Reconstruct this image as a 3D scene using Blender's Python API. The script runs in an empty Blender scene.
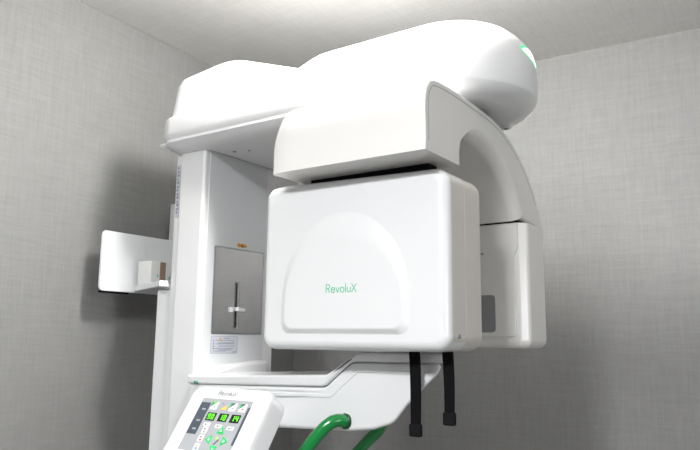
import bpy, bmesh, math
from mathutils import Vector, Matrix
PI = math.pi
C = bpy.context.scene.collection
EYE = 1.55            # camera height above the floor; everything is written relative to eye level, then lifted

# ------------------------------------------------------------------ materials
def new_mat(name):
    m = bpy.data.materials.new(name); m.use_nodes = True
    nt = m.node_tree
    return m, nt, nt.nodes['Principled BSDF']

def plastic(name, col, rough=.35, coat=0., metal=0., bump=0.):
    m, nt, b = new_mat(name)
    b.inputs['Base Color'].default_value = (*col, 1)
    b.inputs['Roughness'].default_value = rough
    b.inputs['Metallic'].default_value = metal
    b.inputs['Coat Weight'].default_value = coat
    b.inputs['Coat Roughness'].default_value = .12
    tc = nt.nodes.new('ShaderNodeTexCoord')
    n = nt.nodes.new('ShaderNodeTexNoise'); n.inputs['Scale'].default_value = 60; n.inputs['Detail'].default_value = 3
    nt.links.new(tc.outputs['Object'], n.inputs['Vector'])
    mr = nt.nodes.new('ShaderNodeMapRange')
    mr.inputs['To Min'].default_value = max(0, rough - .03); mr.inputs['To Max'].default_value = rough + .03
    nt.links.new(n.outputs['Fac'], mr.inputs['Value']); nt.links.new(mr.outputs['Result'], b.inputs['Roughness'])
    if bump:
        bp = nt.nodes.new('ShaderNodeBump'); bp.inputs['Strength'].default_value = bump; bp.inputs['Distance'].default_value = .001
        nt.links.new(n.outputs['Fac'], bp.inputs['Height']); nt.links.new(bp.outputs['Normal'], b.inputs['Normal'])
    return m

def glow(name, col, strength):
    m, nt, b = new_mat(name)
    b.inputs['Base Color'].default_value = (*col, 1)
    b.inputs['Emission Color'].default_value = (*col, 1)
    b.inputs['Emission Strength'].default_value = strength
    return m

def linen(name, dark, light, axes):
    """woven wallpaper: two crossed families of fine threads; axes = the two in-plane axes of the wall"""
    m, nt, b = new_mat(name)
    tc = nt.nodes.new('ShaderNodeTexCoord')
    outs = []
    for k, (long_ax, fine) in enumerate(((axes[0], axes[1]), (axes[1], axes[0]), (axes[0], axes[1]), (axes[1], axes[0]))):
        mp = nt.nodes.new('ShaderNodeMapping')
        s = [30., 30., 30.]
        s[long_ax] = (22, 22, 10, 10)[k]; s[fine] = (420, 420, 160, 160)[k]
        mp.inputs['Scale'].default_value = s
        mp.inputs['Location'].default_value = (k*3.1, k*1.7, k*2.3)
        n = nt.nodes.new('ShaderNodeTexNoise'); n.inputs['Scale'].default_value = 1; n.inputs['Detail'].default_value = 3
        n.inputs['Roughness'].default_value = .6
        nt.links.new(tc.outputs['Object'], mp.inputs['Vector']); nt.links.new(mp.outputs['Vector'], n.inputs['Vector'])
        outs.append(n.outputs['Fac'])
    def add(a, c):
        q = nt.nodes.new('ShaderNodeMath'); q.operation = 'ADD'
        nt.links.new(a, q.inputs[0]); nt.links.new(c, q.inputs[1]); return q.outputs[0]
    tot = add(add(outs[0], outs[1]), add(outs[2], outs[3]))
    mr = nt.nodes.new('ShaderNodeMapRange')
    mr.inputs['From Min'].default_value = 1.45; mr.inputs['From Max'].default_value = 2.55
    nt.links.new(tot, mr.inputs['Value'])
    mx = nt.nodes.new('ShaderNodeMix'); mx.data_type = 'RGBA'
    mx.inputs['A'].default_value = (*dark, 1); mx.inputs['B'].default_value = (*light, 1)
    nt.links.new(mr.outputs['Result'], mx.inputs['Factor'])
    nt.links.new(mx.outputs['Result'], b.inputs['Base Color'])
    b.inputs['Roughness'].default_value = .75
    bp = nt.nodes.new('ShaderNodeBump'); bp.inputs['Strength'].default_value = .25; bp.inputs['Distance'].default_value = .001
    nt.links.new(tot, bp.inputs['Height']); nt.links.new(bp.outputs['Normal'], b.inputs['Normal'])
    return m

WHITE = plastic('gloss_white_enamel', (.83, .835, .84), .32, .35)
WARM = plastic('darker_warm_white', (.71, .67, .625), .42, .15)
ARCH = plastic('arch_white_enamel', (.85, .835, .81), .3, .4)
SATIN = plastic('satin_white_sheet_metal', (.80, .81, .82), .45, .1)
COLW = plastic('column_pale_grey_metal', (.72, .735, .75), .45, .1, bump=.1)
SEAM = plastic('seam_shadow_gasket', (.33, .33, .33), .6)
def dull(m):
    m.node_tree.nodes['Principled BSDF'].inputs['Specular IOR Level'].default_value = .12; return m
BLACK = plastic('black_rubber_and_shade', (.005, .005, .006), .85)  # also paints the shade in the neck gap and under the shelf plate
CAP = dull(plastic('soft_black_rubber_cap', (.009, .009, .010), .8)); dull(BLACK)
MIRROR = plastic('mirror', (.70, .70, .71), .04, 0, 1.)
STEEL = plastic('brushed_steel', (.75, .75, .76), .25, 0, 1.)
GREEN = plastic('translucent_green_tube', (.005, .22, .045), .22, .5)
GREENRING = plastic('dark_green_ring', (.004, .07, .02), .4)
GTXT = plastic('green_lettering', (.03, .55, .27), .4)
EMBOSS = plastic('pale_grey_lettering', (.40, .40, .41), .5)
SCREW = plastic('screw_zinc', (.32, .34, .38), .3, 0, .8)
PANELGREY = plastic('membrane_grey', (.34, .35, .365), .5)
DARKGREY = plastic('membrane_dark_grey', (.055, .07, .09), .5)
DISPLAY = plastic('display_black', (.010, .006, .014), .35)
LEDG = glow('display_green', (.12, .9, .01), .8)
ARROW = plastic('arrow_green', (.01, .48, .12), .5)
PILL = plastic('key_white', (.66, .67, .68), .5)
INK = plastic('print_dark', (.06, .06, .07), .6)
YELLOW = plastic('print_yellow', (.85, .55, .03), .6)
ORANGE = plastic('sticker_orange', (.75, .36, .04), .6)
RED = plastic('print_red', (.75, .08, .05), .6)
BLUE = plastic('print_blue', (.03, .25, .8), .6)
STICKER = plastic('sticker_paper', (.60, .61, .67), .6)
PRINTGREY = plastic('sticker_print', (.26, .27, .33), .7)
WINDOWGREY = plastic('receptor_window_grey', (.27, .28, .28), .5)
CARTON = plastic('white_carton', (.80, .80, .78), .7)
BROWN = plastic('brown_stripe', (.30, .21, .15), .7)
TEAL = plastic('teal_print', (.05, .50, .50), .6)
STRIPW = glow('status_light_white', (.80, 1., .88), 2.2)
STRIPG = glow('status_light_green', (.05, .75, .30), .6)
LAMP = glow('lamp_diffuser', (1., .97, .92), 4.)
PAINT = plastic('white_painted_wood', (.75, .74, .72), .5)
GLASS = plastic('window_glass', (.7, .75, .8), .05)
FLOORM = plastic('light_vinyl', (.33, .32, .31), .5)

# ------------------------------------------------------------------ object helpers
def tag(o, label=None, cat=None, group=None, kind=None):
    if label: o['label'] = label
    if cat: o['category'] = cat
    if group: o['group'] = group
    if kind: o['kind'] = kind
    return o

def obj(name, bm, mats, parent=None, angle=35, wn=True):
    bmesh.ops.recalc_face_normals(bm, faces=bm.faces[:])
    me = bpy.data.meshes.new(name)
    n = len(bm.verts)
    c = Vector((0, 0, 0))
    for v in bm.verts: c += v.co
    c /= n
    bmesh.ops.translate(bm, verts=bm.verts[:], vec=-c)
    bm.to_mesh(me); bm.free()
    if not isinstance(mats, (list, tuple)): mats = [mats]
    for m in mats: me.materials.append(m)
    me.shade_smooth(); me.set_sharp_from_angle(angle=math.radians(angle))
    o = bpy.data.objects.new(name, me); C.objects.link(o)
    o['_c'] = (c.x, c.y, c.z)
    if parent is not None:
        p = Vector(parent['_c']) if '_c' in parent else Vector(parent.location)
        o.parent = parent; o.location = c - p
    else:
        o.location = c
    if wn:
        w = o.modifiers.new('wn', 'WEIGHTED_NORMAL'); w.keep_sharp = True
    return o

def empty(name, loc):
    o = bpy.data.objects.new(name, None); C.objects.link(o)
    o.location = loc; o['_c'] = tuple(loc); o.empty_display_size = .1
    return o

def roundpoly(pts, rad, n=6):
    out = []; N = len(pts)
    for i in range(N):
        p = Vector(pts[i]); a = Vector(pts[i-1]); b = Vector(pts[(i+1) % N])
        r = rad[i] if isinstance(rad, (list, tuple)) else rad
        if r <= 0: out.append(tuple(p)); continue
        u = (a-p); v = (b-p); lu, lv = u.length, v.length
        u.normalize(); v.normalize()
        ang = u.angle(v)
        if ang > PI-.02: out.append(tuple(p)); continue
        d = min(r/math.tan(ang/2), lu*.49, lv*.49); rr = d*math.tan(ang/2)
        cen = p + (u+v).normalized()*(rr/math.sin(ang/2))
        s = p+u*d-cen; e = p+v*d-cen
        a0 = math.atan2(s.y, s.x); a1 = math.atan2(e.y, e.x)
        da = (a1-a0+PI) % (2*PI)-PI
        for k in range(n+1):
            t = a0+da*k/n
            out.append((cen.x+rr*math.cos(t), cen.y+rr*math.sin(t)))
    return out

def P3(axis, a, b, w):
    if axis == 'x': return (w, a, b)      # (a,b) = (y,z)
    if axis == 'y': return (a, w, b)      # (a,b) = (x,z)
    return (a, b, w)                      # (a,b) = (x,y)

def prism(bm, pts, axis, w0, w1, bev=0., seg=3, bev0=None, mi=0, cap0=True):
    """extrude outline pts along axis; the cap edges get rounded by bev (w1) and bev0 (w0)"""
    if bev0 is None: bev0 = bev
    A = [bm.verts.new(P3(axis, p[0], p[1], w0)) for p in pts]
    B = [bm.verts.new(P3(axis, p[0], p[1], w1)) for p in pts]
    N = len(pts)
    fs = []
    for i in range(N):
        fs.append(bm.faces.new((A[i], A[(i+1) % N], B[(i+1) % N], B[i])))
    fa = bm.faces.new(A[::-1]); fb = bm.faces.new(B)
    for f in fs+[fa, fb]: f.material_index = mi
    for f, bv in ((fa, bev0), (fb, bev)):
        if bv > 0:
            bmesh.ops.bevel(bm, geom=list(f.edges), offset=bv, segments=seg, profile=.5, affect='EDGES', clamp_overlap=True, material=-1)
    return bm

def offpoly(pts, d):
    A = sum(pts[i-1][0]*pts[i][1]-pts[i][0]*pts[i-1][1] for i in range(len(pts)))
    sg = 1 if A > 0 else -1
    out = []; N = len(pts)
    for i in range(N):
        p = Vector(pts[i]); u = (p-Vector(pts[i-1])).normalized(); v = (Vector(pts[(i+1) % N])-p).normalized()
        n1 = Vector((-u.y, u.x))*sg; n2 = Vector((-v.y, v.x))*sg
        b = n1+n2; out.append(tuple(p+b*(2*d/b.length_squared)))
    return out
def rprism(bm, pts, rad, axis, w0, w1, b0, b1, n=6, seg=5, mids=(), mi=0):
    """extruded outline whose two cap edges are true fillets of radius b0 and b1"""
    if not isinstance(rad, (list, tuple)): rad = [rad]*len(pts)
    def loop(w, d): return [P3(axis, a, b, w) for a, b in roundpoly(offpoly(pts, d), [max(r-d, .0004) for r in rad], n)]
    L = []
    for k in range(seg+1):
        t = PI/2*k/seg; L.append(loop(w0+b0*(1-math.cos(t)), b0*(1-math.sin(t))))
    for w in mids: L.append(loop(w, 0))
    for k in range(seg, -1, -1):
        t = PI/2*k/seg; L.append(loop(w1-b1*(1-math.cos(t)), b1*(1-math.sin(t))))
    return loft(bm, L, True, mi)

def box(bm, x0, x1, y0, y1, z0, z1, bev=0., seg=2, mi=0):
    r = bmesh.ops.create_cube(bm, size=1)
    vs = r['verts']
    for v in vs:
        v.co = Vector(((x0+x1)/2+v.co.x*(x1-x0), (y0+y1)/2+v.co.y*(y1-y0), (z0+z1)/2+v.co.z*(z1-z0)))
    fs = set(f for v in vs for f in v.link_faces)
    for f in fs: f.material_index = mi
    if bev:
        es = list(set(e for v in vs for e in v.link_edges))
        bmesh.ops.bevel(bm, geom=es, offset=bev, segments=seg, profile=.5, affect='EDGES', material=-1)
    return bm

def rect(x0, x1, y0, y1): return [(x0, y0), (x1, y0), (x1, y1), (x0, y1)]

def cyl(bm, p0, p1, r, n=24, r1=None, bev=0.):
    p0 = Vector(p0); p1 = Vector(p1); d = (p1-p0); r1 = r if r1 is None else r1
    q = d.to_track_quat('Z', 'Y').to_matrix()
    L = []
    prof = [(0, r-bev), (bev, r), (d.length-bev, r1), (d.length, r1-bev)] if bev else [(0, r), (d.length, r1)]
    for h, rr in prof:
        L.append([bm.verts.new(p0+q @ Vector((rr*math.cos(2*PI*k/n), rr*math.sin(2*PI*k/n), h))) for k in range(n)])
    for a, b in zip(L, L[1:]):
        for k in range(n): bm.faces.new((a[k], a[(k+1) % n], b[(k+1) % n], b[k]))
    bm.faces.new(L[0][::-1]); bm.faces.new(L[-1])
    return bm

def catmull(P, n=6):
    P = [Vector(p) for p in P]; out = []
    for i in range(len(P)-1):
        p0 = P[max(i-1, 0)]; p1 = P[i]; p2 = P[i+1]; p3 = P[min(i+2, len(P)-1)]
        for k in range(n):
            t = k/n
            out.append(.5*((2*p1)+(p2-p0)*t+(2*p0-5*p1+4*p2-p3)*t*t+(3*p1-p0-3*p2+p3)*t**3))
    out.append(P[-1]); return out

def tube(bm, path, r, n=20, sub=8):
    pts = catmull(path, sub); rings = []
    up = Vector((0, 0, 1))
    for i, p in enumerate(pts):
        t = (pts[min(i+1, len(pts)-1)]-pts[max(i-1, 0)]).normalized()
        a = t.cross(Vector((1, 0, .2))).normalized(); b = t.cross(a).normalized()
        rings.append([bm.verts.new(p+a*r*math.cos(2*PI*k/n)+b*r*math.sin(2*PI*k/n)) for k in range(n)])
    for A, B in zip(rings, rings[1:]):
        for k in range(n): bm.faces.new((A[k], A[(k+1) % n], B[(k+1) % n], B[k]))
    bm.faces.new(rings[0][::-1]); bm.faces.new(rings[-1])
    return bm

def loft(bm, loops, cap=True, mi=0):
    L = [[bm.verts.new(p) for p in lp] for lp in loops]; N = len(L[0])
    for A, B in zip(L, L[1:]):
        for k in range(N):
            f = bm.faces.new((A[k], A[(k+1) % N], B[(k+1) % N], B[k])); f.material_index = mi
    if cap:
        bm.faces.new(L[0][::-1]).material_index = mi; bm.faces.new(L[-1]).material_index = mi
    return bm

class Plane:
    """a local drawing plane: o + u*a + v*b, raised along n"""
    def __init__(s, o, u, v, n): s.o, s.u, s.v, s.n = map(Vector, (o, u, v, n))
    def __call__(s, a, b, h=0): return s.o+s.u*a+s.v*b+s.n*h
def slab(bm, pl, pts, h0, h1, mi=0):
    A = [bm.verts.new(pl(a, b, h0)) for a, b in pts]; B = [bm.verts.new(pl(a, b, h1)) for a, b in pts]
    N = len(pts)
    fs = [bm.faces.new((A[i], A[(i+1) % N], B[(i+1) % N], B[i])) for i in range(N)]
    fs += [bm.faces.new(A[::-1]), bm.faces.new(B)]
    for f in fs: f.material_index = mi
    return bm
def stroke(bm, pl, pts, w, h0, h1, mi=0):
    for i, (p, q) in enumerate(zip(pts, pts[1:])):
        p = Vector(p); q = Vector(q); d = (q-p).normalized(); t = Vector((-d.y, d.x))*w/2; e = d*w*.35
        slab(bm, pl, [tuple(p-e-t), tuple(q+e-t), tuple(q+e+t), tuple(p-e+t)], h0, h1+(i % 3)*.00004, mi)
def arcp(cx, cy, rx, ry, a0, a1, n=12):
    return [(cx+rx*math.cos(math.radians(a0+(a1-a0)*k/n)), cy+ry*math.sin(math.radians(a0+(a1-a0)*k/n))) for k in range(n+1)]
def word(bm, pl, x, y, h, w, h0, h1):
    """the maker's word in thin rounded lettering: R e v o l u X, cap height h"""
    s = .62*h
    def S(pts, ox): stroke(bm, pl, [(x+ox+a*h, y+b*h) for a, b in pts], w, h0, h1)
    S([(0, 0), (0, 1), (.30, 1)]+arcp(.30, .76, .24, .24, 90, -90, 8)+[(0, .52)], 0); S([(.28, .52), (.55, 0)], 0)
    o = .78*h
    S([(.02, .33), (.54, .33)]+arcp(.28, .31, .27, .31, 0, 320, 16), o)
    o += .74*h
    S([(0, .62), (.24, 0), (.48, .62)], o)
    o += .68*h
    S(arcp(.28, .31, .28, .31, 0, 360, 18), o)
    o += .78*h
    S([(0, 1.05), (0, .0)], o)
    o += .26*h
    S([(0, .62), (0, .26)]+arcp(.24, .25, .24, .25, 180, 360, 10)+[(.48, .62)], o)
    o += .66*h
    S([(0, 0), (.66, 1.02)], o); S([(0, 1.02), (.66, 0)], o)

# ------------------------------------------------------------------ the setting
CEIL = .683; FL = -EYE
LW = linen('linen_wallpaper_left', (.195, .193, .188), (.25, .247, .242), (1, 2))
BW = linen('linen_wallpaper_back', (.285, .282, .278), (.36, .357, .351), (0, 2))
CW = linen('linen_ceiling_paper', (.78, .765, .735), (.90, .885, .855), (0, 1))
XR, YF = 2.6, -2.3
corner = (-1.2435, 1.5345)
lw0 = (-1.105, YF)      # the left wall leans a little off square
lw0 = (-1.188 + (-1.188+1.202)/(.787-1.141)*(YF-.787)*1., YF)
def wall(name, a, b, m, thick, z0=FL, z1=CEIL):
    a = Vector(a); b = Vector(b); d = (b-a).normalized(); n = Vector((-d.y, d.x))*thick
    bm = bmesh.new()
    pl = [tuple(a), tuple(b), tuple(b+n), tuple(a+n)]
    prism(bm, pl, 'z', z0, z1)
    return tag(obj(name, bm, m, wn=False), kind='structure')
bx_right = corner[1]+.0480*(XR-corner[0])
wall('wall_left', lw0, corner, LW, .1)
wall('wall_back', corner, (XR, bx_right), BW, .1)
bm = bmesh.new()     # right wall with an opening added for the side light
wy0, wy1, wz0, wz1 = -.85, .25, -.35, .50
box(bm, XR, XR+.1, YF, wy0, FL, CEIL); box(bm, XR, XR+.1, wy1, bx_right, FL, CEIL)
box(bm, XR, XR+.1, wy0, wy1, FL, wz0); box(bm, XR, XR+.1, wy0, wy1, wz1, CEIL)
tag(obj('wall_right', bm, LW, wn=False), kind='structure')
wall('wall_front', (XR, YF), (lw0[0], YF), BW, .1)
bm = bmesh.new(); box(bm, -1.45, XR+.1, YF-.1, bx_right+.1, CEIL, CEIL+.08)
tag(obj('ceiling', bm, CW, wn=False), kind='structure')
bm = bmesh.new(); box(bm, -1.45, XR+.1, YF-.1, bx_right+.1, FL-.08, FL)
tag(obj('floor', bm, FLOORM, wn=False), kind='structure')
wf = bmesh.new()
for a in ((wy0, wy0+.05, wz0, wz1), (wy1-.05, wy1, wz0, wz1), (wy0, wy1, wz0, wz0+.05), (wy0, wy1, wz1-.05, wz1), ((wy0+wy1)/2-.02, (wy0+wy1)/2+.02, wz0, wz1)):
    box(wf, XR+.03, XR+.07, a[0], a[1], a[2], a[3])
tag(obj('added_window_1', wf, PAINT, wn=False), kind='structure')  # unseen window, added to carry the light from the right

# ------------------------------------------------------------------ the x-ray machine
M = tag(empty('dental_xray_machine', (-.93, .94, FL)),
        'white panoramic dental x-ray machine with overhead beam, column, rotating arch and tilted control panel', 'x-ray machine')

# column -------------------------------------------------------------
CF = -.892
bm = bmesh.new()
prof = roundpoly([(-.957, .833), (CF, .833), (CF, 1.036), (-.957, 1.036)], [.006, .006, .006, .006], 4)
prism(bm, prof, 'z', FL+.04, .337)
col = obj('column', bm, WHITE, M)
bm = bmesh.new()     # pale inset sheet on the patient side
prism(bm, roundpoly(rect(.846, 1.004, -.30, .333), .003, 2), 'x', CF-.002, CF+.0012, .0006, 1)
obj('side_panel', bm, COLW, col)
bm = bmesh.new()
box(bm, -.972, -.958, .838, 1.03, FL+.04, .337, .002)
obj('rear_rail', bm, WHITE, col)
bm = bmesh.new()
pl = Plane((-.971, .8375, .215), (1, 0, 0), (0, 0, 1), (0, -1, 0))
slab(bm, pl, roundpoly(rect(.002, .0115, .0, .10), .002, 3), -.0005, .0003)
st = obj('rail_sticker', bm, STICKER, col, wn=False)
bm = bmesh.new()
for k in range(13):
    z = .008+k*.007; slab(bm, pl, rect(.0038, .0095 if k % 3 else .0075, z, z+(.0035 if k % 2 else .005)), .0003, .0006)
obj('sticker_print', bm, PRINTGREY, st, wn=False)
bm = bmesh.new()
box(bm, -1.02, -.90, .80, 1.07, FL, FL+.04, .008)
obj('base_plate', bm, SATIN, M)
# lower wall carrier left of the column
bm = bmesh.new()
prism(bm, roundpoly([(-1.012, .842), (-.965, .842), (-.965, 1.02), (-1.012, 1.02)], .003, 2), 'z', FL+.04, .0825, .002, 2)
obj('wall_carrier', bm, SATIN, M)
# brackets that tie the column to the wall, hidden behind it
bm = bmesh.new()
box(bm, -1.215, -.95, 1.034, 1.06, .20, .30, .003)
obj('wall_bracket', bm, SATIN, M)

# mirror on the column
def ypl(y0, y1, z0, z1): return [(y0, z0), (y1, z0), (y1, z1), (y0, z1)]
bm = bmesh.new()
prism(bm, roundpoly(ypl(.8655, .9985, .0035, .1625), .002, 2), 'x', CF-.001, CF+.0018)
mir = obj('mirror_frame', bm, SCREW, M)
bm = bmesh.new()
prism(bm, ypl(.8675, .9965, .0055, .1605), 'x', CF-.001, CF+.0022)
obj('mirror', bm, MIRROR, mir)
bm = bmesh.new()
box(bm, CF+.001, CF+.0045, .9275, .932, .017, .098, .001)
obj('reflected_slot', bm, BLACK, mir)  # dark stroke of a reflection, built as a part on the mirror
bm = bmesh.new()
cyl(bm, (CF+.006, .9265, .014), (CF+.006, .9265, .100), .0022, 12, bev=.001)
obj('reflected_rod', bm, STEEL, mir)  # stands for a rod reflected in the mirror, modelled on its surface
bm = bmesh.new()
ring = []
cyl(bm, (CF+.006, .9265, .046), (CF+.006, .9265, .053), .0042, 16, bev=.001)
box(bm, CF+.001, CF+.008, .9285, .946, .0455, .0525, .0015)
box(bm, CF+.001, CF+.007, .910, .9145, .044, .053, .001)
obj('reflected_clip', bm, WHITE, mir)  # white piece of the same reflection, modelled on the mirror

# orange sticker and warning sticker
pc = Plane((CF+.0012, 0, 0), (0, 1, 0), (0, 0, 1), (1, 0, 0))
bm = bmesh.new()
slab(bm, pc, rect(.924, .949, .1665, .1735), 0, .0004, 0)
slab(bm, pc, rect(.927, .948, .1685, .1692), .0004, .0006, 1); slab(bm, pc, rect(.935, .939, .1665, .1715), .0004, .0006, 1)
obj('orange_sticker', bm, [ORANGE, INK], M, wn=False)
bm = bmesh.new()
slab(bm, pc, roundpoly(ypl(.8655, .934, -.0315, .0005), .0045, 4), 0, .0004)
ws = obj('warning_sticker', bm, STICKER, M, wn=False)
bm = bmesh.new()
for y0, y1, z in ((.898, .913, -.0045), (.879, .925, -.0085), (.884, .927, -.0125), (.879, .925, -.0143), (.884, .927, -.0183), (.873, .922, -.0225), (.884, .918, -.0250), (.873, .905, -.0270), (.921, .931, -.0288)):
    slab(bm, pc, rect(y0, y1, z, z+.0011), .0004, .0007, 0)
for z in (-.009, -.014, -.0185, -.0225): slab(bm, pc, rect(.8715, .8745, z-.0005, z+.0018), .0004, .0007, 0)
for q in ((.8665, .933, -.0305, -.0301), (.8665, .933, -.0009, -.0005), (.8665, .8669, -.0305, -.0005), (.9326, .933, -.0305, -.0005)): slab(bm, pc, rect(*q), .0004, .0007, 0)
slab(bm, pc, [(.886, -.0065), (.8925, -.0065), (.8893, -.0020)], .0004, .0007, 1)
obj('sticker_print', bm, [PRINTGREY, ORANGE], ws, wn=False)

# overhead beam -------------------------------------------------------
X0, X1, Y0, Y1 = -.991, -.313, .796, 1.05
def stadium(d):
    out = []
    for (sx, sy, r, a0) in ((1, 0, .127, -90), (1, 1, .127, 0), (0, 1, .045, 90), (0, 0, .045, 180)):
        rr = max(r-d, .004); n = 14
        cx = (X1-d-rr) if sx else (X0+d+rr); cy = (Y1-d-rr) if sy else (Y0+d+rr)
        for k in range(n+1):
            t = math.radians(a0+90*k/n); out.append([cx+rr*math.cos(t), cy+rr*math.sin(t)])
    # extra stations along the two long sides so the top can step down
    def ins(A, B, m): return [[A[0]+(B[0]-A[0])*k/m, A[1]+(B[1]-A[1])*k/m] for k in range(1, m)]
    q = 15
    full = out[:2*q]+ins(out[2*q-1], out[2*q], 24)+out[2*q:4*q]+ins(out[4*q-1], out[0], 24)
    return full
def sm(t): t = min(1, max(0, t)); return t*t*(3-2*t)
lev = [(.335, .075), (.335, .038), (.3360, .029), (.3385, .020), (.343, .011), (.349, .0045), (.3535, .002), (.3537, .0020), (.3547, .0020), (.3549, .0016),
       (.365, .0), (.392, .0), (.405, .002), (.42, .0055), (.432, .011), (.443, .020), (.453, .031), (.4585, .043), (.4615, .058), (.4625, .08)]
loops = []
for z, d in lev:
    lp = []
    groove = abs(z-.3542) < .0008
    for x, y in stadium(d):
        zz = z
        if groove and y < .9 and x < -.60: y += .003
        if z > .392:
            f = sm((x+.76)/.14)
            low = .392+(z-.392)*.20
            zz = low+(z-low)*f
        lp.append((x, y, zz))
    loops.append(lp)
bm = bmesh.new()
L = [[bm.verts.new(p) for p in lp] for lp in loops]; N = len(L[0])
for A, B in zip(L, L[1:]):
    for k in range(N): bm.faces.new((A[k], A[(k+1) % N], B[(k+1) % N], B[k]))
def strip_cap(ring):                     # stitch the ring front side to back side
    # order: 0..29 right end, 30..52 back side, 53..82 left end, 83..105 front side
    a = 14; i = a; j = a+1
    idx = list(range(N))
    lo, hi = 14, 15
    while (hi-lo) % N < N-1:
        l2, h2 = (lo-1) % N, (hi+1) % N
        if l2 == h2:
            bm.faces.new((ring[lo], ring[hi % N], ring[h2])); break
        try: bm.faces.new((ring[lo], ring[hi % N], ring[h2], ring[l2]))
        except ValueError: break
        lo, hi = l2, h2
        if (hi+1) % N == lo: break
strip_cap(L[0]); strip_cap(L[-1])
beam = obj('overhead_beam', bm, WHITE, M, angle=50)
bm = bmesh.new()
def htop(x):
    pts = [(-1.0, .470), (-.965, .476), (-.85, .4875), (-.815, .4875), (-.69, .444), (-.60, .414), (-.50, .36)]
    for (a, b), (c, d) in zip(pts, pts[1:]):
        if a <= x <= c: return b+(d-b)*(x-a)/(c-a)
    return pts[-1][1]
def htop_s(x): return sum(htop(x+k*.006) for k in range(-4, 5))/9
HX0, HX1, HY0, HY1 = -.974, -.585, .8025, 1.043
def hrect(d, lean):
    x0, x1, y0, y1 = HX0+d+lean, HX1-d, HY0+d+lean*.8, HY1-d-lean*.8
    out = []; r = max(.026-d, .006); n = 6; m = 40
    for cx, cy, a0 in ((x1-r, y0+r, -90), (x1-r, y1-r, 0), (x0+r, y1-r, 90), (x0+r, y0+r, 180)):
        for k in range(n+1):
            t = math.radians(a0+90*k/n); out.append((cx+r*math.cos(t), cy+r*math.sin(t)))
        if a0 == 0: out += [(x1-r+(x0-x1+2*r)*k/m, y1) for k in range(1, m)]
        if a0 == 180: out += [(x0+r+(x1-x0-2*r)*k/m, y0) for k in range(1, m)]
    return out
hl = []
for h, d in ((0, 0), (.3, 0), (.6, 0), (.8, 0)): hl.append([(x, y, .375+(htop_s(x)-.018-.375)*h/.8) for x, y in hrect(d, .012*h)])
for k in range(1, 7):
    t = PI/2*k/6; hl.append([(x, y, htop_s(x)-.018+.018*math.sin(t)) for x, y in hrect(.018*(1-math.cos(t)), .012)])
Lh = [[bm.verts.new(p) for p in lp] for lp in hl]; NH = len(Lh[0])
for A, B in zip(Lh, Lh[1:]):
    for k in range(NH): bm.faces.new((A[k], A[(k+1) % NH], B[(k+1) % NH], B[k]))
bm.faces.new(Lh[0][::-1])
# top: bridge the back side to the front side
top = Lh[-1]; bi = [6+7*0+7+k for k in range(0)]
back = top[13:13+40+1]; frnt = (top[-40:]+top[:1])[::-1]
for a, b, c, d in zip(back, back[1:], frnt[1:], frnt):
    try: bm.faces.new((a, b, c, d))
    except ValueError: pass
bm.faces.new(top[0:14]); 
bm.faces.new(top[53:67+0][0:14])
obj('motor_cover', bm, WHITE, beam, angle=40)
bm = bmesh.new()
cyl(bm, (-.975, .822, .353), (-1.000, .822, .353), .0042, 16, bev=.001)
obj('knob', bm, WHITE, beam)
for (x, y) in ((-.858, .873), (-.830, .882)):
    bm = bmesh.new(); cyl(bm, (x, y, .3352), (x, y, .3335), .0036 if x < -.84 else .0024, 12, bev=.0005)
    obj('screw', bm, SCREW, beam)
for (x, y) in ((-.44, .845), (-.385, 1.0)):
    bm = bmesh.new(); cyl(bm, (x, y, .3355), (x, y, .3325), .0085, 20, bev=.001)
    w = obj('screw_boss', bm, WHITE, beam)
    bm = bmesh.new(); cyl(bm, (x, y, .333), (x, y, .3312), .0036, 12, bev=.0004)
    obj('screw', bm, SCREW, w)
bm = bmesh.new()      # dark joint line across the underside beside the column
box(bm, -.8895, -.8885, .84, 1.04, .3345, .3355)
obj('joint_line', bm, SEAM, beam)
# status light around the rounded end
def end_strip(a0, a1, z0, z1, out, mat, name, parent):
    bm = bmesh.new(); cx, cy = -.44, .923; n = 24; rings = []
    def ds(z):
        for (za, da), (zb, db) in zip(lev[9:], lev[10:]):
            if za <= z <= zb: return da+(db-da)*(z-za)/(zb-za)
        return .08
    for k in range(n+1):
        t = math.radians(a0+(a1-a0)*k/n)
        taper = abs(math.sin(PI*k/n))**.6
        zc = (z0+z1)/2; hh = (z1-z0)/2*max(taper, .05)
        ring = []
        for q in range(6):
            z = zc-hh+2*hh*q/5; r = .127-ds(z)+out
            ring.append(bm.verts.new((cx+r*math.cos(t), cy+r*math.sin(t), z)))
        for q in range(5, -1, -1):
            z = zc-hh+2*hh*q/5; r = .127-ds(z)-.003
            ring.append(bm.verts.new((cx+r*math.cos(t), cy+r*math.sin(t), z)))
        rings.append(ring)
    for A, B in zip(rings, rings[1:]):
        for k in range(12): bm.faces.new((A[k], A[(k+1) % 12], B[(k+1) % 12], B[k]))
    bm.faces.new(rings[0][::-1]); bm.faces.new(rings[-1])
    return obj(name, bm, mat, parent)
STR = dict(a0=-13, a1=30, z0=.404, z1=.428)
gl = end_strip(STR['a0'], STR['a1'], STR['z0'], STR['z1'], .0006, STRIPG, 'status_light', M)
gl['label'] = 'green glowing light strip on the beam end'
end_strip(STR['a0']+2, STR['a1']-2, STR['z0']+.002, STR['z1']-.005, .0012, STRIPW, 'light_core', gl)

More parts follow.
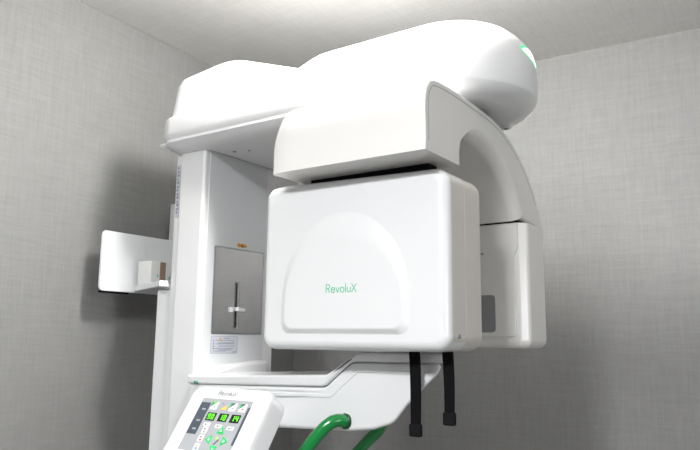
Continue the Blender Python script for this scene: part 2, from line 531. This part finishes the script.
# rotating arch ------------------------------------------------------------
XC = -.5
bm = bmesh.new()
cyl(bm, (-.46, .92, .312), (-.46, .92, .336), .072, 40)
obj('rotation_hub', bm, BLACK, M)
outer = [(.700, .2250), (.700, .255), (.700, .289), (.706, .309), (.724, .3215), (.78, .3255), (.87, .3245), (.93, .320), (.985, .304), (1.035, .279), (1.083, .240), (1.1215, .1845)]
inner = [(.794, .2250), (.794, .235), (.795, .247), (.801, .262), (.816, .2705), (.84, .2755), (.875, .2745), (.91, .268), (.945, .254), (.975, .234), (.998, .210), (1.0135, .1845)]
oc = catmull([(a, b, 0) for a, b in outer], 4); ic = catmull([(a, b, 0) for a, b in inner], 4)
def normals(P, flip):
    out = []
    for i in range(len(P)):
        t = (P[min(i+1, len(P)-1)]-P[max(i-1, 0)]).normalized()
        n = Vector((-t.y, t.x, 0)); out.append(n*flip)
    return out
on = normals(oc, 1); inn = normals(ic, -1)    # pointing out of the solid
def arch_section(x, a, b, be=0):
    lp = []
    for i, (p, n) in enumerate(zip(oc, on)):
        wgt = .22+.78*sm((i-4)/8)
        q = p-n*a*wgt; lp.append((x, q.x, max(q.y, .1845)))
    m = len(ic)-1
    for i in range(m, -1, -1):
        q = ic[i]-inn[i]*b*sm((i/m-.30)/.25); lp.append((x, q.x, max(q.y, .1845)))
    return lp
xl, xr = -.6165, -.3715
secs = []
rl = .030
for k in range(9):
    t = PI/2*k/8; secs.append(arch_section(xl+rl*(1-math.cos(t))*1. if k else xl, rl*(1-math.sin(t)), .012*(1-math.sin(t))))
for k in range(9):                     # patient side: tiny outer edge radius, broad soft inner edge
    t = PI/2*k/8; ri, ro = .020, .0035
    x = xr-ri*(1-math.sin(t))
    dx = max(0, x-(xr-ro)); a = ro-math.sqrt(max(0, ro*ro-dx*dx))
    secs.append(arch_section(x, a, ri*(1-math.cos(t))*.9))
for dx, a in ((.0022, .0012), (.0033, .0025)):
    pass
bm = bmesh.new(); loft(bm, secs)
arch = obj('rotating_arch', bm, ARCH, M, angle=50)
bm = bmesh.new()     # groove line following the outer edge of the side face
gp = [(xr+.0002, p.x, p.y) for p in [q-n*.0085 for q, n in zip(oc, on)][2:-3]]
gq = [(xr+.0002, p.x, p.y) for p in [q-n*.0095 for q, n in zip(oc, on)][2:-3]]
vs = [bm.verts.new(p) for p in gp]; ws_ = [bm.verts.new(p) for p in gq]
for i in range(len(vs)-1): bm.faces.new((vs[i], vs[i+1], ws_[i+1], ws_[i]))
e = bmesh.ops.extrude_face_region(bm, geom=bm.faces[:]); bmesh.ops.translate(bm, verts=[v for v in e['geom'] if isinstance(v, bmesh.types.BMVert)], vec=(-.002, 0, 0))
obj('edge_groove', bm, SEAM, arch)
bm = bmesh.new(); box(bm, -.610, -.376, 1.018, 1.116, .1825, .1855, .001)
obj('joint_gasket', bm, BLACK, arch)

# tube head (front box) ------------------------------------------------------
hx0, hx1, hz0, hz1 = -.6655, -.3665, -.0175, .2165
hp = [(hx0, hz0), (hx1, hz0+.001), (hx1, hz1-.003), (hx0+.03, hz1+.0035), (hx0, hz1+.001)]
hr = [.020, .020, .022, .03, .034]
bm = bmesh.new(); rprism(bm, hp, hr, 'y', .7975, .852, .0008, .009)
head = obj('tube_head', bm, WARM, M)
bm = bmesh.new(); rprism(bm, hp, hr, 'y', .745, .797, .013, .0006, n=8, seg=7, mids=(.7595,))
for f in bm.faces:      # the moulded front shell is glossy white, its right side is set darker and warmer
    c = f.calc_center_median()
    f.material_index = 1 if (c.x > hx1-.0012 and c.y > .7585) else 0
front = obj('front_cover', bm, [WHITE, WARM], head)
# raised dome-topped panel pressed into the cover
bm = bmesh.new()
def dome(t):
    cx, base = -.5235, .003+.010*t
    w = .1055-.012*t; top = .172-.040*t**1.3
    sh = .045
    arc = [(cx+w*math.cos(math.radians(a))*(1), sh+(top-sh)*max(0, math.sin(math.radians(a)))**.92) for a in [6*k for k in range(0, 31)]]
    return roundpoly([(cx-w-.001, base), (cx+w+.001, base)], 0)+arc if False else roundpoly([(cx+w, base)]+arc+[(cx-w, base)], [.014]+[0]*len(arc)+[.014], 6)
hs = [k/10 for k in range(11)]
loft(bm, [[(x, .7452-.0052*sm(t), z) for x, z in dome(t)] for t in hs])
obj('embossed_panel', bm, WHITE, head, angle=60)
bm = bmesh.new()
pf = Plane((0, .7401, 0), (1, 0, 0), (0, 0, 1), (0, -1, 0))
word(bm, pf, -.5455, .0595, .0107, .0011, -.0002, .0003)
lt = obj('lettering', bm, GTXT, head, wn=False); lt['label'] = 'green maker lettering on the front cover'
bm = bmesh.new(); cyl(bm, (hx1-.002, .775, .003), (hx1+.0012, .775, .003), .0028, 16, bev=.0004)
obj('screw', bm, SCREW, head)
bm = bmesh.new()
box(bm, -.592, -.400, .762, .785, .205, .2262)  # black block fills the gap, its shade is put in as colour
nk = obj('neck_gap_shade', bm, BLACK, M, wn=False); nk['label'] = 'black fill painted as the shade between arch and tube head'

# temple supports below the head
for (xa, xb, ztop, zb, tw) in ((-.442, -.4268, -.0165, -.1195, .0015), (-.3945, -.3800, -.0165, -.102, .002)):
    bm = bmesh.new()
    secs = []
    for k in range(9):
        t = k/8; z = ztop+.006+(zb+.01-ztop-.006)*t; dx = tw*math.sin(PI*t)*.6+ (tw*t)
        c = (xa+xb)/2+dx-.001; w = (xb-xa)/2*(1-.12*t)
        secs.append([(c+a, .786+b, z) for a, b in roundpoly(rect(-w, w, -.003, .003), .002, 3)])
    loft(bm, secs)
    s = obj('temple_support', bm, BLACK, M)
    bm = bmesh.new()
    c = (xa+xb)/2+tw-.001; w = (xb-xa)/2+.0008
    prism(bm, roundpoly(rect(c-w, c+w, .7815, .7905), .003, 4), 'z', zb-.004, zb+.012, .002, 3)
    obj('rubber_tip', bm, CAP, s)
# receptor housing (rear box) ---------------------------------------------------------
bm = bmesh.new()
rprism(bm, [(-.612, 1.018), (-.378, 1.018), (-.3655, 1.030), (-.3645, 1.112), (-.612, 1.112)], [.012, .006, .012, .016, .016], 'z', -.014, .1825, .014, .001)
det = obj('receptor_housing', bm, ARCH, M)
bm = bmesh.new()
prism(bm, roundpoly([(-.600, .004), (-.383, .004), (-.383, .132), (-.3775, .142), (-.3775, .1815), (-.600, .1815)], [.01, .006, .006, .006, 0, 0], 4), 'y', 1.014, 1.0195, .0, 2, .0025)
fp = obj('front_plate', bm, ARCH, det)
bm = bmesh.new()
prism(bm, roundpoly(rect(-.575, -.4165, .0105, .069), .006, 4), 'y', 1.0133, 1.015)
obj('receptor_window', bm, WINDOWGREY, det)
bm = bmesh.new(); cyl(bm, (-.4365, 1.0145, .135), (-.4365, 1.0125, .135), .002, 12); obj('screw', bm, SCREW, det)

# patient arm -----------------------------------------------------------------
YA, YB = .80, .965
up = [(CF-.002, -.0655), (-.640, -.0555), (-.588, -.0530), (-.536, -.0205), (-.398, -.0185)]
lo = [(-.398, -.0315), (-.545, -.0340), (-.592, -.0700), (-.640, -.0715), (CF-.002, -.0805)]
def shape_arm(bm, crown=0):
    for v in bm.verts:
        x, y, z = v.co
        if x < -.84 and y < .9: v.co.y += .018*sm((-.84-x)/.05)          # narrows to wrap the corner of the column
        if x > -.60: v.co.x -= max(0, y-YA)*.62*sm((x+.60)/.12)           # the free end is cut back obliquely
        if crown and z > -.06 and x < -.60: v.co.z += crown*math.sin(PI*min(1, max(0, (y-YA)/(YB-YA))))
mids = [YA+(YB-YA)*k/10 for k in range(1, 10)]
bm = bmesh.new(); rprism(bm, up+lo, [.001, .03, .02, .02, .005, .004, .02, .02, .001, .001], 'y', YA, YB, .0045, .004, mids=mids)
shape_arm(bm, .003)
pa = obj('patient_arm_cover', bm, WHITE, M)
lo2 = [(CF-.002, -.0810), (-.640, -.0722), (-.5920, -.0707), (-.5450, -.0347), (-.400, -.0320), (-.408, -.046), (-.452, -.087), (-.474, -.113), (-.505, -.1235), (-.548, -.1290), (-.68, -.1345), (CF-.002, -.138)]
bm = bmesh.new(); rprism(bm, lo2, [.001, .02, .02, .02, .013, .02, .03, .025, .04, .04, .05, .001], 'y', YA+.003, YB-.004, .006, .006)
shape_arm(bm)
arm = obj('patient_arm', bm, WHITE, M)
bm = bmesh.new()        # shallow raised rib following the underside of the cover
rprism(bm, [(-.86, -.0905), (-.640, -.0815), (-.582, -.0800), (-.536, -.0445), (-.45, -.0435), (-.45, -.0470), (-.534, -.0480), (-.580, -.0850), (-.640, -.0865), (-.86, -.0955)], .0018, 'y', YA+.0018, YA+.008, .0012, .0012, n=3, seg=2)
shape_arm(bm)
obj('rib', bm, WHITE, arm)
bm = bmesh.new(); cyl(bm, (-.868, .825, -.0765), (-.868, .8115, -.0765), .0022, 12); 
obj('screw', bm, plastic('green_screw', (.02, .25, .13), .4), pa)

bm = bmesh.new()         # moulded collar where the arm leaves the column
rprism(bm, [(.836, -.075), (1.0, -.075), (1.0, -.0445), (.95, -.0455), (.90, -.050), (.855, -.0575), (.836, -.0640)], [.001, .001, .004, .03, .04, .02, .008], 'x', CF-.001, CF+.022, .0005, .007, n=4)
obj('arm_collar', bm, WHITE, M)
# green handles
def handle(path, ringc, ringd):
    bm = bmesh.new(); tube(bm, path, .0088, 24, 10)
    h = obj('handle', bm, GREEN, M)
    if ringc:
        bm = bmesh.new(); c = Vector(ringc); d = Vector(ringd).normalized()
        cyl(bm, c-d*.002, c+d*.0035, .0108, 28, bev=.001); obj('collar', bm, GREENRING, h)
    h['label'] = 'green tubular patient handle'
handle([(-.552, .818, -.1155), (-.5545, .803, -.1150), (-.5610, .790, -.1135), (-.5705, .780, -.1205), (-.5810, .772, -.1345), (-.5925, .765, -.1515), (-.6055, .760, -.1720), (-.620, .752, -.205), (-.64, .75, -.26)], (-.5545, .804, -.1150), (-.30, -1, .05))
handle([(-.567, .93, -.105), (-.5755, .93, -.137), (-.594, .925, -.157), (-.615, .920, -.180), (-.648, .905, -.22), (-.663, .90, -.30)], None, None)

# a chin rest hidden behind the head, on the arm
bm = bmesh.new(); cyl(bm, (-.50, .90, -.022), (-.50, .90, .02), .010, 20, bev=.001); box(bm, -.535, -.465, .87, .93, .018, .028, .004)
obj('chin_rest', bm, WHITE, M)

# control panel ---------------------------------------------------------------
vdir = Vector((0, .57, .8216)); ndir = Vector((0, -.8216, .57))
sc = Vector((-.6865, .66, -.0815))           # top-left corner of the membrane
pp = Plane(sc, (1, 0, 0), vdir, ndir)
SW, SH = .0895, .074
bm = bmesh.new()
lps = []
def prect(d):   # body outline in panel coordinates with inset d
    return roundpoly([(-.029+d, -.165+d), (.112-d, -.165+d), (.112-d, .0195-d), (-.029+d, .0195-d)], max(.016-d*.6, .004), 8)
bodyl = [(.0, -.036), (.0, -.012), (.0005, -.005), (.002, -.0026), (.004, -.0011), (.0065, -.0003), (.009, 0)]
L_ = [[tuple(pp(a, b, h)) for a, b in prect(d)] for d, h in [(.006, -.040)]+bodyl]
loft(bm, L_)
cp = obj('control_panel', bm, WHITE, M)
bm = bmesh.new()                            # stalk joining panel and arm
tube(bm, [tuple(pp(.045, -.05, -.03)), (-.66, .73, -.13), (-.69, .80, -.12), (-.70, .84, -.11)], .016, 20)
obj('panel_stalk', bm, WHITE, M)
bm = bmesh.new(); slab(bm, pp, roundpoly([(0, 0), (SW, 0), (SW, -SH), (0, -SH)], .001, 2), -.0005, .0003)
mem = obj('membrane', bm, PANELGREY, cp, wn=False)
# pixel-free panel layout: u to the right, v downwards, both 0..1 across the membrane
def uv(u, v): return (u*SW, -v*SH)
def ub(u0, v0, u1, v1, r=.0): 
    p = [uv(u0, v1), uv(u1, v1), uv(u1, v0), uv(u0, v0)]
    return roundpoly(p, r, 3) if r else p
bm = bmesh.new(); slab(bm, pp, ub(.015, .09, .205, .70, .0008), .0003, .0006)
obj('side_bar', bm, DARKGREY, mem, wn=False)
bm = bmesh.new(); slab(bm, pp, roundpoly([uv(.955, .82), uv(1.0, .82), uv(1.0, .10), uv(.955, .14)], .0008, 2), .0003, .0006)
obj('side_bar', bm, DARKGREY, mem, wn=False)
bm = bmesh.new()
for v in (.22, .44, .60):
    slab(bm, pp, ub(.09, v-.012, .16, v+.018, .0006), .0006, .0009)
obj('bar_symbols', bm, PANELGREY, mem, wn=False)
SEG = {'0': 'abcdef', '1': 'bc', '4': 'fgbc', '9': 'abcdfg'}
for cu, txt in ((.335, '90'), (.575, '10'), (.81, '14')):
    bm = bmesh.new(); slab(bm, pp, ub(cu-.088, .275, cu+.088, .425), .0003, .0007)
    dsp = obj('number_display', bm, DISPLAY, mem, wn=False)
    bm = bmesh.new()
    for k, ch in enumerate(txt):
        ox = (cu-.036+.072*k)*SW; oy = -.350*SH; w, hh = .0016, .0032
        pts = {'a': [(-w, hh), (w, hh)], 'g': [(-w, 0), (w, 0)], 'd': [(-w, -hh), (w, -hh)], 'f': [(-w, 0), (-w, hh)], 'b': [(w, 0), (w, hh)], 'e': [(-w, -hh), (-w, 0)], 'c': [(w, -hh), (w, 0)]}
        for s in SEG[ch]:
            stroke(bm, pp, [(ox+a, oy+b) for a, b in pts[s]], .0010, .0007, .001)
    obj('digits', bm, LEDG, dsp, wn=False)
    bm = bmesh.new(); cv = .50 if cu < .4 else (.515 if cu < .7 else .53)
    slab(bm, pp, ub(cu-.072, cv-.035, cu+.060, cv+.035, .0012), .0003, .0006, 0)
    slab(bm, pp, ub(cu-.035, cv-.012, cu-.015, cv+.018), .0006, .0009, 1)
    slab(bm, pp, ub(cu-.0, cv-.004, cu+.03, cv+.010), .0006, .0009, 2)
    obj('key', bm, [PILL, INK, PANELGREY], mem, wn=False)
for k, cu in enumerate((.300, .497, .668, .86)):
    cv = .135
    bm = bmesh.new()
    if k != 1:
        slab(bm, pp, ub(cu-.065, cv-.075, cu+.065, cv+.085, .0012), .0003, .0006, 0)
        slab(bm, pp, [uv(cu-.064, cv+.03), uv(cu-.064, cv-.07), uv(cu+.03, cv-.07)], .0006, .0009, 1)
        slab(bm, pp, [uv(cu-.035, cv-.035), uv(cu-.035, cv-.068), uv(cu+.02, cv-.068), uv(cu+.0, cv-.035)], .0009, .0011, 4 if k == 0 else 2)
        slab(bm, pp, ub(cu-.005, cv+.02, cu+.025, cv+.045), .0009, .0011, 3 if k == 3 else 5)
    else:
        slab(bm, pp, [uv(cu-.045, cv+.07), uv(cu+.05, cv+.07), uv(cu+.05, cv-.02)], .0003, .0006, 6)
        slab(bm, pp, ub(cu-.06, cv-.06, cu-.03, cv-.03), .0003, .0006, 5)
    obj('icon_key', bm, [PILL, plastic('icon_green', (.02, .33, .13), .5), INK, RED, plastic('icon_lime', (.2, .6, .03), .5), PRINTGREY, YELLOW], mem, wn=False)
for cu, cv, rot in ((.66, .585, 0), (.505, .765, 90), (.80, .765, -90), (.66, .925, 180)):
    bm = bmesh.new(); a = math.radians(rot); o = uv(cu, cv)
    def tri(s): return [(o[0]+(x*math.cos(a)-y*math.sin(a))*s, o[1]+(x*math.sin(a)+y*math.cos(a))*s) for x, y in ((-.0066, -.0044), (.0066, -.0044), (0, .0066))]
    slab(bm, pp, roundpoly(tri(1), .0008, 3), .0003, .0007, 0); slab(bm, pp, tri(.38), .0007, .0010, 1)
    obj('arrow_key', bm, [ARROW, plastic('arrow_pale', (.45, .75, .5), .5)], mem, wn=False)
bm = bmesh.new()
slab(bm, pp, ub(.628, .70, .665, .745), .0003, .0006, 0); stroke(bm, pp, [uv(.66, .80), uv(.69, .75)], .0016, .0003, .0006, 1); stroke(bm, pp, [uv(.635, .84), uv(.665, .80)], .0016, .0003, .0006, 1)
obj('figure_symbol', bm, [plastic('lime_print', (.45, .8, .05), .5), INK], mem, wn=False)
for cv, c1, c2 in ((.61, INK, PRINTGREY), (.76, INK, RED), (.915, plastic('print_ochre', (.45, .35, .05), .5), BLUE)):
    bm = bmesh.new(); cu = .345
    slab(bm, pp, ub(cu-.05, cv-.065, cu+.05, cv+.065, .0012), .0003, .0006, 0)
    slab(bm, pp, ub(cu-.018, cv-.035, cu+.012, cv-.012), .0006, .0009, 1); slab(bm, pp, ub(cu-.012, cv+.015, cu+.025, cv+.045), .0006, .0009, 2)
    obj('key', bm, [PILL, c1, c2], mem, wn=False)
bm = bmesh.new()
word(bm, pp, .0235, .0052, .0070, .0010, .0001, .0008)
obj('lettering', bm, EMBOSS, cp, wn=False)['label'] = 'pale grey maker lettering on the control panel'

# ------------------------------------------------------------------ wall shelf and small box
XP = -1.142
bm = bmesh.new()
pts = roundpoly([(.8105, .0845), (1.06, .0845), (1.06, .2035), (.8105, .2035)], [.008, 0, 0, .008], 5)
prism(bm, pts, 'x', XP-.006, XP, .0015, 2)
T = tag(empty('wall_shelf', (XP, .93, .085)), 'white sheet metal shelf with upright back plate on the left wall beside the column', 'shelf')
obj('back_plate', bm, SATIN, T)
bm = bmesh.new()
prism(bm, [(XP-.004, .895), (-.974, .815), (-.974, .835), (-1.014, .835), (-1.014, 1.02), (XP-.004, 1.02)], 'z', .0875, .0985, .001, 1)
obj('ledge', bm, SATIN, T)
bm = bmesh.new()
box(bm, XP-.008, XP-.0005, .8125, .88, .0810, .0850, .0015); 
obj('underside_shade', bm, BLACK, T)  # black strip, shade under the back plate put in as colour
bm = bmesh.new()
box(bm, XP-.075, XP-.0055, 1.01, 1.05, .10, .18, .002); 
obj('wall_spacer', bm, SATIN, T)

B = tag(empty('small_carton', (-1.100, .916, .0985)), 'small white carton with a brown stripe standing on the wall shelf', 'box')
bx0, bx1, by0, by1, bz0, bz1 = -1.129, -1.089, .888, .937, .0988, .1475
bm = bmesh.new(); box(bm, bx0, bx1, by0, by1, bz0, bz1, .0008)
cb = obj('carton_body', bm, CARTON, B, wn=False)
bm = bmesh.new(); pb = Plane((bx1, 0, 0), (0, 1, 0), (0, 0, 1), (1, 0, 0))
slab(bm, pb, rect(.910, .9245, bz0+.003, bz1-.001), -.0002, .0003, 0)
slab(bm, pb, rect(.899, .920, bz0+.0015, bz0+.0055), .0003, .0005, 1)
slab(bm, pb, rect(.903, .906, bz0+.017, bz0+.022), -.0002, .0003, 2); slab(bm, pb, rect(.9335, .9365, bz0+.014, bz0+.020), -.0002, .0003, 2)
obj('carton_print', bm, [BROWN, INK, TEAL], cb, wn=False)

# ------------------------------------------------------------------ lamps of the room, and the light added at the right
LP1, LP2, LPW = 190., 28., 19.
def ceiling_lamp(x, y, w, h, label):
    t = tag(empty('ceiling_light', (x, y, CEIL)), label, 'ceiling light')
    bm = bmesh.new(); r = .012
    for a in ((x-w, x+w, y-h, y-h+r), (x-w, x+w, y+h-r, y+h), (x-w, x-w+r, y-h, y+h), (x+w-r, x+w, y-h, y+h)):
        box(bm, a[0], a[1], a[2], a[3], CEIL-.012, CEIL)
    obj('frame', bm, PAINT, t, wn=False)
    bm = bmesh.new(); box(bm, x-w+r, x+w-r, y-h+r, y+h-r, CEIL-.006, CEIL-.002)
    obj('diffuser', bm, LAMP, t, wn=False)
def area(name, loc, rot, sx, sy, power, col, parent=None):
    l = bpy.data.lights.new(name, 'AREA'); l.shape = 'RECTANGLE'; l.size = sx; l.size_y = sy; l.energy = power; l.color = col
    o = bpy.data.objects.new(name, l); C.objects.link(o); o.location = loc; o.rotation_euler = rot
    return o
ceiling_lamp(-.24, -.35, .15, .12, 'large square ceiling light behind the viewer')
area('lamp_glow', (-.24, -.35, CEIL-.014), (0, 0, 0), .27, .21, LP2, (.97, .985, 1.))
# surface-mounted round lamp right above the beam
lx, ly = -.49, .73
t = tag(empty('round_lamp', (lx, ly, CEIL)), 'round surface-mounted ceiling lamp above the front edge of the beam', 'ceiling light')
bm = bmesh.new(); cyl(bm, (lx, ly, CEIL), (lx, ly, CEIL-.012), .075, 48, bev=.002)
obj('lamp_base', bm, PAINT, t)
bm = bmesh.new()
loft(bm, [[(lx+r*math.cos(2*PI*k/48), ly+r*math.sin(2*PI*k/48), CEIL-z) for k in range(48)] for r, z in ((.052, .010), (.052, .085), (.048, .095), (.04, .101), (.026, .104), (.01, .105))])
obj('lamp_diffuser', bm, glow('round_diffuser', (1., .99, .97), LP1), t)
area('added_side_light', (XR-.01, (wy0+wy1)/2, (wz0+wz1)/2), (0, PI/2, 0), (wz1-wz0)*.9, (wy1-wy0)*.9, LPW, (.95, .98, 1.))  # unseen area light, added at the right to light the side faces

w = bpy.data.worlds.new('world'); bpy.context.scene.world = w; w.use_nodes = True
w.node_tree.nodes['Background'].inputs[0].default_value = (.8, .9, 1, 1); w.node_tree.nodes['Background'].inputs[1].default_value = .6

# ------------------------------------------------------------------ camera
cam = bpy.data.cameras.new('camera'); co = bpy.data.objects.new('camera', cam); C.objects.link(co)
cam.sensor_width = 36; cam.lens = 677/700*36; cam.clip_start = .01
R = Matrix(((0.8256619221561308, 0.08325664606652511, 0.5579881012953563), (0.5640503476317303, -0.1417797606642351, -0.8134775379827746), (0.011384007992246481, 0.9863908101517094, -0.16402308986934394)))
co.matrix_world = R.to_4x4()
bpy.context.scene.camera = co

# lift everything from eye-level coordinates to a floor at z = 0
for o in bpy.data.objects:
    if '_c' in o: del o['_c']
    if o.parent is None: o.location.z += EYE
sc_ = bpy.context.scene
sc_.view_settings.view_transform = 'Standard'; sc_.view_settings.look = 'None'
sc_.view_settings.gamma = 1; sc_.view_settings.use_curve_mapping = False
sc_.view_settings.exposure = 0.12
